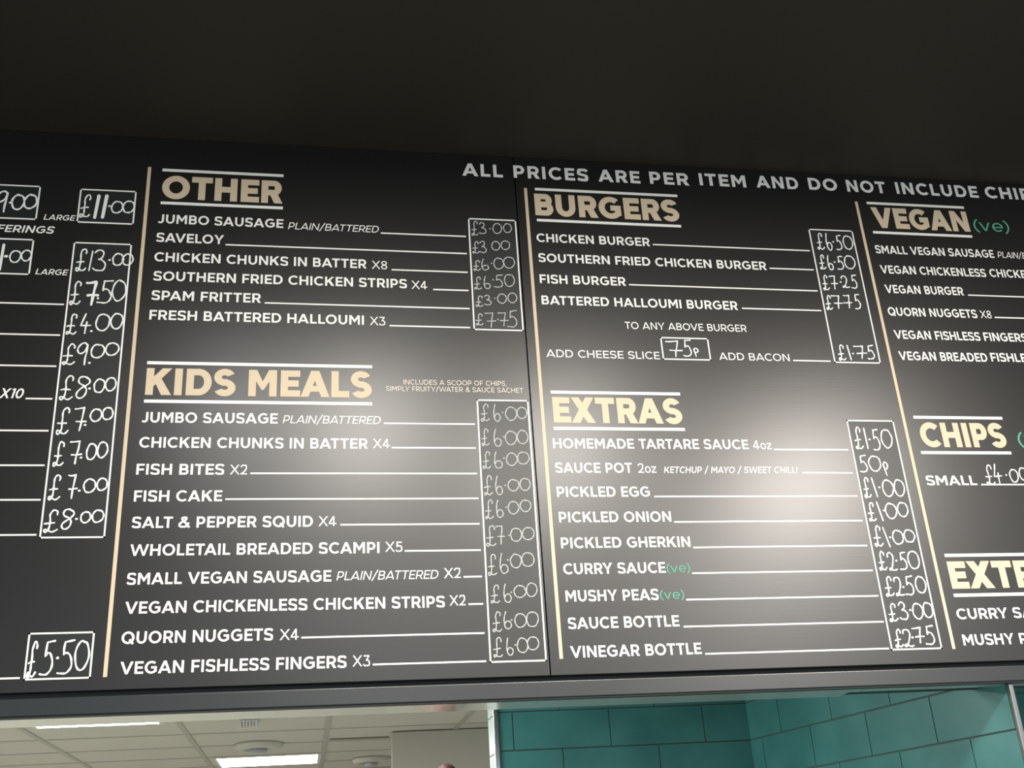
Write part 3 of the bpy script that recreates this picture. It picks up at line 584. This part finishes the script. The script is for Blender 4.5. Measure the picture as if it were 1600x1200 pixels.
def pen(bm, pts, r, org, rnd, y0=-0.00035):
    """A round-ended pen stroke along board points (metres)."""
    n = len(pts); q = [pts[0]]
    wob = [r * (1 + .16 * math.sin(i * .7 + rnd)) for i in range(n)]
    Lf, Rt = [], []
    for i in range(n):
        a, b = pts[max(i - 1, 0)], pts[min(i + 1, n - 1)]
        dx, dz = b[0] - a[0], b[1] - a[1]; l = math.hypot(dx, dz) or 1
        ux, uz = dx / l, dz / l; nx, nz = -uz, ux
        if i == 0:
            for k in (80, 50, 20):
                c, s = math.cos(math.radians(k)), math.sin(math.radians(k))
                Lf.append((pts[0][0] - ux * wob[0] * s + nx * wob[0] * c, pts[0][1] - uz * wob[0] * s + nz * wob[0] * c))
                Rt.append((pts[0][0] - ux * wob[0] * s - nx * wob[0] * c, pts[0][1] - uz * wob[0] * s - nz * wob[0] * c))
        Lf.append((pts[i][0] + nx * wob[i], pts[i][1] + nz * wob[i])); Rt.append((pts[i][0] - nx * wob[i], pts[i][1] - nz * wob[i]))
        if i == n - 1:
            for k in (20, 50, 80):
                c, s = math.cos(math.radians(k)), math.sin(math.radians(k))
                Lf.append((pts[i][0] + ux * wob[i] * s + nx * wob[i] * c, pts[i][1] + uz * wob[i] * s + nz * wob[i] * c))
                Rt.append((pts[i][0] + ux * wob[i] * s - nx * wob[i] * c, pts[i][1] + uz * wob[i] * s - nz * wob[i] * c))
    ramp = 6e-5 / len(Lf)
    la = [bm.verts.new((p[0] - org[0], y0 - ramp * i, p[1] + EYE - org[2])) for i, p in enumerate(Lf)]; ra = [bm.verts.new((p[0] - org[0], y0 - ramp * i, p[1] + EYE - org[2])) for i, p in enumerate(Rt)]
    lb = [bm.verts.new((p[0] - org[0], 0.0, p[1] + EYE - org[2])) for p in Lf]; rb = [bm.verts.new((p[0] - org[0], 0.0, p[1] + EYE - org[2])) for p in Rt]
    for i in range(len(la) - 1):
        bm.faces.new((la[i], la[i + 1], ra[i + 1], ra[i])); bm.faces.new((la[i], lb[i], lb[i + 1], la[i + 1])); bm.faces.new((ra[i + 1], rb[i + 1], rb[i], ra[i]))
RND = random.Random(5)
def price_mesh(bm, chars, org, r):
    lift = 0.0
    for c in chars:
        if c[0] in '.:':
            rr = r * (1.25 if c[0] == '.' else 1.9)
            x, z = c[1] / 1000, c[2] / 1000
            pen(bm, [(x - rr * .35, z), (x + rr * .35, z + rr * .1)], rr, org, 0, -0.0005); continue
        ch, cx, cy, w, h = c
        rr = r * (2.1 if ch == '!' else 1.7 if ch == '&' else 1)
        for path in HAND[ch]:
            p = [(x + RND.uniform(-.02, .02), y + RND.uniform(-.018, .018)) for x, y in path]
            if ch in '1!': pts = [(cx + (y - .5) * w, cy + (y - .5) * h) for x, y in path]
            else: pts = [(cx + (x - .5) * w, cy + (y - .5) * h) for x, y in (spline(p, 5) if len(p) > 3 else spline(p, 4))]
            lift += 7e-5
            pen(bm, [(a / 1000, b / 1000) for a, b in pts], rr, org, RND.uniform(0, 6), -0.00035 - lift % 5e-4)

# ---------------------------------------------------------------- the setting
def struct(o): o['kind'] = 'structure'; return o
SOFF_Z = EYE + 0.3048
TOP = EYE + 1.566
struct(box_obj('floor', -4.2, 5.2, -6.5, 6.6, -0.1, 0.0, M['floor']))
struct(box_obj('ceiling', -4.2, 5.2, -6.5, 0.14, TOP, TOP + 0.1, M['ceil_dark']))
# bulkhead that carries the boards
struct(box_obj('wall_front', -4.2, 5.2, 0.022, 0.125, SOFF_Z + 0.004, TOP, M['gap']))
# painted steel rail under the boards, its face flush with them
RAIL_T = EYE + 0.1572 * DIST; RAIL_B = EYE + 0.1432 * DIST
struct(box_obj('trim_1', -4.2, 5.2, 0.0, 0.0205, RAIL_B, RAIL_T, M['rail'], bevel=0.0012))
struct(box_obj('trim_2', -4.2, 5.2, 0.004, 0.0215, SOFF_Z, RAIL_B - 0.0002, M['gap']))
# polished steel plate under the bulkhead: deeper on the left of the tiled recess, narrower on the right
bm = bmesh.new()
for a, b in (((-4.2, 1.118), 0.122), ((1.118, 5.2), 0.062)):
    add_box(bm, a[0], a[1], 0.0225, b, SOFF_Z, SOFF_Z + 0.0035)
struct(link('trim_3', bm, M['steel']))

# kitchen behind the counter
bm = bmesh.new(); H = 0.75
GX0, GSX, GY0, GSY = 0.155 * H, 0.94 * H, 8.12 * H - DIST, 0.74 * H
for i in range(-5, 4):
    for j in range(-9, 7):
        x0 = GX0 + i * GSX; y0 = GY0 + j * GSY
        if y0 < 0.13 or y0 + GSY > 6.6 or x0 < -3.4 or x0 + GSX > 3.4: continue
        add_box(bm, x0 + 0.010, x0 + GSX - 0.010, y0 + 0.010, y0 + GSY - 0.010, KIT_Z + 0.002, KIT_Z + 0.018, 0.003)
struct(link('ceiling_kitchen', bm, M['ceil_tile']))
bm = bmesh.new()
for i in range(-5, 5):
    x = GX0 + i * GSX
    add_box(bm, x - 0.014, x + 0.014, 0.126, 6.55, KIT_Z - 0.002, KIT_Z + 0.012)
for j in range(-9, 8):
    y = GY0 + j * GSY
    if 0.14 < y < 6.5: add_box(bm, -3.5, 3.5, y - 0.011, y + 0.011, KIT_Z - 0.001, KIT_Z + 0.011)
add_box(bm, -4.1, 5.1, 0.126, 6.6, KIT_Z + 0.02, KIT_Z + 0.05)
struct(link('trim_4', bm, M['tee']))
struct(box_obj('wall_back', -4.2, 5.2, 6.6, 6.7, 0.0, KIT_Z + 0.05, M['plaster']))
struct(box_obj('wall_left', -4.2, -4.1, 0.126, 6.6, 0.0, KIT_Z + 0.05, M['plaster']))
struct(box_obj('wall_right', 0.628 * H, 5.1, 8.40 * H - DIST, 8.40 * H - DIST + 0.10, 0.0, KIT_Z - 0.003, M['plaster'], bevel=0.004))

struct(box_obj('shadow_gap_strip', 0.185 * H, 0.628 * H, 8.70 * H - DIST, 8.70 * H - DIST + 0.030, KIT_Z - 0.003, KIT_Z + 0.004, M['shade']))  # dark strip for the ceiling's shadow gap, its shade put into the colour

# tiled recess
ROW = 0.1055; ROW0 = EYE + 0.318
def tile_wall(name, A, B, offs, pitch, z1, thick, ext=0.0, tm=None):
    """Tiles on the visible side of the wall A->B (visible side to the right of the direction)."""
    A = Vector((A[0], A[1], 0)); B = Vector((B[0], B[1], 0)); d = (B - A); Lg = d.length; d.normalize()
    n = Vector((d.y, -d.x, 0))
    fr = Matrix(((d.x, -n.x, 0, A.x), (d.y, -n.y, 0, A.y), (0, 0, 1, 0), (0, 0, 0, 1)))   # local x along, y into the wall
    bm = bmesh.new()
    k0 = int((ROW0) / ROW) + 1
    for k in range(-k0, 4):
        za = ROW0 + k * ROW
        zb = min(za + ROW, z1)
        if zb <= 0.02 or za >= z1 - 0.01: continue
        za = max(za, 0.0)
        x = offs[k % 2] - pitch * 6
        while x < Lg:
            xa, xb = max(x, 0), min(x + pitch, Lg)
            if xb - xa > 0.006: add_box(bm, xa + 0.0015, xb - 0.0015, 0.0, 0.008, za + 0.0016, zb - 0.0016, 0.0012)
            x += pitch
    bm.transform(fr)
    t = link(name, bm, tm or M['tile']); struct(t)
    bm = bmesh.new(); add_box(bm, 0, Lg + ext, 0.0022, thick, 0.0, z1); bm.transform(fr)
    g = link('grout', bm, M['grout'], t)
    return t
yb = 3.22 - DIST
CX, EX, EY = 1.288, 1.454, 2.172 - DIST
tile_wall('wall_tiled_back', (0.538, yb), (CX + 0.008, yb), {0: 0.584 - 0.538, 1: 0.724 - 0.538 - 0.284}, 0.284, KIT_Z - 0.003, 0.16)
tile_wall('wall_tiled_side', (CX, yb), (EX, EY), {0: 0.421, 1: 0.315}, 0.248, KIT_Z - 0.003, 0.016)
# end of the back wall: the tiled jamb that faces left
tile_wall('wall_tiled_end', (0.5375, yb + 0.158), (0.5375, yb + 0.0125), {0: 0.0, 1: 0.05}, 0.284, KIT_Z - 0.003, 0.02, tm=M['jamb_tile'])
# back of the next recess, to the right of the tiled return
tile_wall('wall_tiled_pier', (1.62, yb), (3.4, yb), {0: 0.1, 1: 0.24}, 0.284, KIT_Z - 0.003, 0.10)
struct(box_obj('trim_5', 0.528, 0.5405, yb - 0.006, yb + 0.006, 0.0, KIT_Z - 0.004, M['trim'], bevel=0.0025))
struct(box_obj('trim_6', EX - 0.001, EX + 0.009, EY - 0.010, EY + 0.002, 0.0, SOFF_Z - 0.001, M['trim_grey'], bevel=0.002))

# ---------------------------------------------------------------- the two menu boards
SEAM = 0.4697
BZ0, BZ1 = EYE + 0.1622 * DIST, TOP - 0.0005
PAN = {}
for key, x0, x1, name, lab in (('L', -1.30, SEAM - 0.0012, 'menu_board', 'black menu board listing OTHER and KIDS MEALS, left of the seam'),
                         ('R', SEAM + 0.0012, 2.30, 'menu_board', 'black menu board listing BURGERS, EXTRAS, VEGAN and CHIPS, right of the seam')):
    root = empty(name, ((x0 + x1) / 2, 0.0, BZ0))
    tag(root, lab, 'menu board', 'menu boards over the counter')
    bm = bmesh.new(); org = root.location
    add_box(bm, x0 - org.x, x1 - org.x, 0.0, 0.0215, 0.0, BZ1 - BZ0, 0.0012)
    link('panel', bm, M['board'], root)
    PAN[key] = root
def part(bm, name, m, parent, label=None):
    o = link(name, bm, m, parent)
    if label: o['label'] = label
    return o
used = {}
HEADS = {}
for p, kind, segs in TEXTS:
    root = PAN[p]; org = root.location
    bm = bmesh.new()
    for s in segs:
        if s[0] != 'green': text_mesh(bm, s, org)
    nm = {'heading': 'heading', 'item': 'item_text', 'note': 'note_text', 'banner': 'banner_word'}[kind]
    o = part(bm, nm, M[STYLES[segs[0][0]][4]], root, ('pale gold heading reading ' + segs[0][2]) if kind == 'heading' else None)
    if kind == 'heading': HEADS[segs[0][2] if segs[0][2] not in HEADS else segs[0][2] + '2'] = o
    for s in segs:
        if s[0] == 'green':
            bm = bmesh.new(); text_mesh(bm, s, org); part(bm, 'vegan_mark', M['green'], o, 'green letters ve in brackets')
def flat(bm, x0, x1, z0, z1, org, y=-RELIEF):
    add_box(bm, x0 / 1000 - org[0], x1 / 1000 - org[0], y, 0.0002, z0 / 1000 + EYE - org[2], z1 / 1000 + EYE - org[2])
for p, x0, x1, y, th in LEADERS:
    bm = bmesh.new(); flat(bm, x0, x1, y - th / 2, y + th / 2, PAN[p].location); part(bm, 'leader_line', M['white'], PAN[p])
for p, h, x0, x1, y in HEADING_RULES:
    bm = bmesh.new(); flat(bm, x0, x1, y - 3.5, y + 3.5, PAN[p].location); part(bm, 'heading_rule', M['white'], HEADS[h], 'white rule')
for p, x, y0, y1 in DIVIDERS:
    bm = bmesh.new(); flat(bm, x - 3.6, x + 3.6, y0, y1, PAN[p].location); part(bm, 'column_divider', M['gold'], PAN[p], 'pale gold upright line')
BOX = {}
for p, n, x0, y0, x1, y1 in BOXES:
    org = PAN[p].location
    bm = bmesh.new(); flat(bm, x0, x1, y0, y1, org, -0.0003)
    b = part(bm, 'price_box', M['chalk_panel'], PAN[p]); BOX[n] = b
    bm = bmesh.new(); h = 1.6
    flat(bm, x0 - h, x1 + h, y1 - h, y1 + h, org, -0.0006); flat(bm, x0 - h, x1 + h, y0 - h, y0 + h, org, -0.0006)
    flat(bm, x0 - h, x0 + h, y0 - h, y1 + h, org, -0.0006); flat(bm, x1 - h, x1 + h, y0 - h, y1 + h, org, -0.0006)
    part(bm, 'box_outline', M['white'], b, 'white outline')
PEN_R = {'small': 1.9, 'large': 1.55, 'small2': 1.5, 'tall': 1.55, 'low': 1.65, 'other': 1.05, 'kids': 1.05, 'burger': 1.45, 'cheese': 1.4, 'extras': 1.5, '': 1.4}
for p, n, text, chars in PRICES:
    bm = bmesh.new(); price_mesh(bm, chars, PAN[p].location, PEN_R[n] / 1000)
    for v in bm.verts: v.co.y -= 0.0003
    part(bm, 'handwritten_price', M['faint_chalk'] if n in ('other', 'kids') else M['chalk'], BOX[n] if n else PAN[p], 'handwritten chalk pen price ' + text)

# ---------------------------------------------------------------- kitchen things
def light_panel(x0, x1, y0, y1, label):
    c = ((x0 + x1) / 2, (y0 + y1) / 2, KIT_Z)
    root = empty('ceiling_light', c); tag(root, label, 'ceiling light', 'lit panels in the kitchen ceiling')
    bm = bmesh.new(); hx, hy = (x1 - x0) / 2, (y1 - y0) / 2
    for a in ((-hx - .02, hx + .02, -hy - .02, -hy), (-hx - .02, hx + .02, hy, hy + .02), (-hx - .02, -hx, -hy, hy), (hx, hx + .02, -hy, hy)):
        add_box(bm, a[0], a[1], a[2], a[3], -0.002, 0.0018, 0.0005)
    link('frame', bm, M['plastic'], root)
    bm = bmesh.new(); add_box(bm, -hx, hx, -hy, hy, -0.0012, 0.0016); link('diffuser', bm, M['diffuser'], root)
    return root
light_panel(-0.70 * H, 0.112 * H, 9.72 * H - DIST, 10.42 * H - DIST, 'lit white kitchen ceiling panel, whole and bright, at the bottom edge')
light_panel(-1.62 * H, -0.90 * H, 6.86 * H - DIST, 7.505 * H - DIST, 'lit ceiling panel showing only a thin bright edge under the steel soffit')
def diffuser(x, y, r, rx, label):
    root = empty('ceiling_diffuser', (x, y, KIT_Z)); tag(root, label, 'air diffuser', 'round diffusers on the kitchen ceiling')
    bm = bmesh.new(); lathe(bm, [(r, 0), (r, -.008), (r * .93, -.022), (r * .80, -.030), (r * .55, -.030), (r * .5, -.012), (.02, -.012)])
    link('outer_ring', bm, M['ring'], root, smooth=True)
    bm = bmesh.new(); lathe(bm, [(r * .30, -.014), (r * .36, -.034), (r * .32, -.044), (.01, -.048)])
    link('centre_cap', bm, M['grey_plastic'], root, smooth=True)['label'] = 'dark grey centre cap'
    root.scale = (1, rx, 1)
    return root
diffuser(-0.335 * H, 8.85 * H - DIST, 0.135, 1.25, 'pale round ceiling diffuser with grey centre, just above the lit ceiling panel')
diffuser(0.58 * H, 10.25 * H - DIST, 0.125, 1.25, 'pale round ceiling diffuser half cut off beside the beige wall corner')
# small slatted sensor cage close to the soffit
root = empty('ceiling_vent', (-0.352 * H, 7.56 * H - DIST, KIT_Z)); tag(root, 'small white ribbed vent on the kitchen ceiling just under the soffit', 'vent')
bm = bmesh.new(); add_box(bm, -.045, .045, -.05, .05, -.006, 0, .002); link('plate', bm, M['plastic'], root)
for k in range(6):
    bm = bmesh.new(); x = -.037 + k * .0148; add_box(bm, x - .0035, x + .0035, -.045, .045, -.03, -.005, .001); link('rib', bm, M['plastic'], root)

# kitchen worker seen only by the crown of the head
def skin_mesh(name, joints, edges, m, parent, sub=2):
    me = bpy.data.meshes.new(name); me.from_pydata([j[0] for j in joints], edges, []); me.update()
    o = bpy.data.objects.new(name, me); COL.objects.link(o); o.parent = parent
    o.modifiers.new('skin', 'SKIN').use_smooth_shade = True; s = o.modifiers.new('sub', 'SUBSURF'); s.levels = sub; s.render_levels = sub
    for i, j in enumerate(joints):
        sv = me.skin_vertices[0].data[i]; sv.radius = (j[1], j[2] if len(j) > 2 else j[1]); sv.use_root = i == 0
    me.materials.append(m)
    return o
PX, PY = 0.352, 0.750
PH = 1.814
person = empty('person', (PX, PY, 0)); tag(person, 'kitchen worker with reddish brown hair, only the crown showing at the bottom edge', 'person')
s = (PH - 0.045) / 1.80
J = [((0, 0, .98), .15, .11), ((0, 0, 1.18), .13, .10), ((0, .01, 1.38), .16, .11), ((0, .01, 1.50), .07, .06), ((0, 0, 1.57), .055, .055), ((0, -.015, 1.64), .07, .085), ((0, -.01, 1.72), .072, .09), ((0, .0, 1.775), .045, .055)]
E = [(0, 1), (1, 2), (2, 3), (3, 4), (4, 5), (5, 6), (6, 7)]
for sx in (-1, 1):
    i = len(J)
    J += [((sx * .19, .01, 1.43), .055), ((sx * .24, .02, 1.16), .045), ((sx * .23, -.08, .93), .032), ((sx * .225, -.11, .85), .03, .018)]
    E += [(2, i), (i, i + 1), (i + 1, i + 2), (i + 2, i + 3)]
    for f in range(4):
        k = len(J); fx = sx * (.225 + (f - 1.5) * .018)
        J += [((fx, -.135, .80 + abs(f - 1.5) * .006), .009), ((fx - sx * .004, -.13, .765 + abs(f - 1.5) * .008), .008)]; E += [(i + 3, k), (k, k + 1)]
    k = len(J); J += [((sx * .185, -.13, .85), .010), ((sx * .178, -.15, .81), .009)]; E += [(i + 3, k), (k, k + 1)]
    i = len(J)
    J += [((sx * .10, 0, .90), .085), ((sx * .11, -.01, .50), .058), ((sx * .11, .01, .09), .04), ((sx * .115, -.13, .035), .04, .03)]
    E += [(0, i), (i, i + 1), (i + 1, i + 2), (i + 2, i + 3)]
sc = lambda L: [(tuple(c * s for c in j[0]),) + tuple(r * s for r in j[1:]) for j in L]
skin_mesh('body', sc(J), E, M['skin'], person)
SJ = [((0, 0, .93), .175, .135), ((0, 0, 1.18), .15, .12), ((0, .01, 1.38), .18, .13), ((0, .01, 1.47), .10, .085)]
SE = [(0, 1), (1, 2), (2, 3)]
for sx in (-1, 1):
    i = len(SJ); SJ += [((sx * .19, .01, 1.43), .072), ((sx * .225, .015, 1.25), .062)]; SE += [(2, i), (i, i + 1)]
skin_mesh('shirt', sc(SJ), SE, M['shirt'], person)
TJ = [((0, 0, .96), .165, .13)]; TE = []
for sx in (-1, 1):
    i = len(TJ); TJ += [((sx * .10, 0, .86), .105), ((sx * .11, -.01, .50), .075), ((sx * .11, .01, .10), .06)]; TE += [(0, i), (i, i + 1), (i + 1, i + 2)]
skin_mesh('trousers', sc(TJ), TE, M['trousers'], person)
for sx in (-1, 1):
    skin_mesh('shoe', sc([((sx * .11, .03, .05), .048, .045), ((sx * .113, -.08, .042), .048, .038), ((sx * .116, -.15, .032), .042, .03)]), [(0, 1), (1, 2)], M['shoe'], person)
bm = bmesh.new(); bmesh.ops.create_uvsphere(bm, u_segments=32, v_segments=20, radius=1.0)
for v in bm.verts:
    x, y, z = v.co
    if y < -.35 and z < .35: y = -.35 + (y + .35) * .3
    k = 1 + .035 * math.sin(9 * x + 3 * z) * math.cos(7 * y)
    v.co = Vector((x * .088 * k, (y * .108 + .006) * k, z * .125 * k)) * s
hair = link('hair', bm, M['hair'], person, smooth=True); hair.location = (0, .012 * s, 1.675 * s)
bm = bmesh.new(); bmesh.ops.create_uvsphere(bm, u_segments=24, v_segments=16, radius=1.0)
for v in bm.verts:
    k = 1 + .05 * math.sin(5 * math.atan2(v.co.y, v.co.x) + 6 * v.co.z)
    v.co = Vector((v.co.x * .030 * k, v.co.y * .032 * k, v.co.z * .036))
bun = link('hair_bun', bm, M['hair'], person, smooth=True); bun.location = (0, .012 * s, PH - 0.036)
bm = bmesh.new(); bmesh.ops.create_uvsphere(bm, u_segments=20, v_segments=12, radius=1.0)
for v in bm.verts: v.co = Vector((v.co.x * .012, v.co.y * .02, v.co.z * .018)) * s
nose = link('nose', bm, M['skin'], person, smooth=True); nose.location = (0, -.112 * s, 1.645 * s)
for sx in (-1, 1):
    bm = bmesh.new(); bmesh.ops.create_uvsphere(bm, u_segments=12, v_segments=8, radius=.011 * s)
    e = link('eye', bm, M['plastic'], person, smooth=True); e.location = (sx * .030 * s, -.088 * s, 1.668 * s)
    bm = bmesh.new(); bmesh.ops.create_uvsphere(bm, u_segments=12, v_segments=8, radius=.0062 * s)
    i = link('iris', bm, M['shoe'], e, smooth=True); i.location = (0, -.0062 * s, 0)
    bm = bmesh.new(); add_box(bm, -.014 * s, .014 * s, -.004 * s, .004 * s, -.0025 * s, .0025 * s, .001)
    i = link('eyebrow', bm, M['hair'], person); i.location = (sx * .031 * s, -.093 * s, 1.690 * s)
    bm = bmesh.new(); bmesh.ops.create_uvsphere(bm, u_segments=12, v_segments=8, radius=1)
    for v in bm.verts: v.co = Vector((v.co.x * .010, v.co.y * .020, v.co.z * .030)) * s
    i = link('ear', bm, M['skin'], person, smooth=True); i.location = (sx * .082 * s, -.005 * s, 1.655 * s)
bm = bmesh.new(); bmesh.ops.create_uvsphere(bm, u_segments=16, v_segments=8, radius=1)
for v in bm.verts: v.co = Vector((v.co.x * .024, v.co.y * .010, v.co.z * .007)) * s
i = link('mouth', bm, M['lips'], person, smooth=True); i.location = (0, -.094 * s, 1.610 * s)
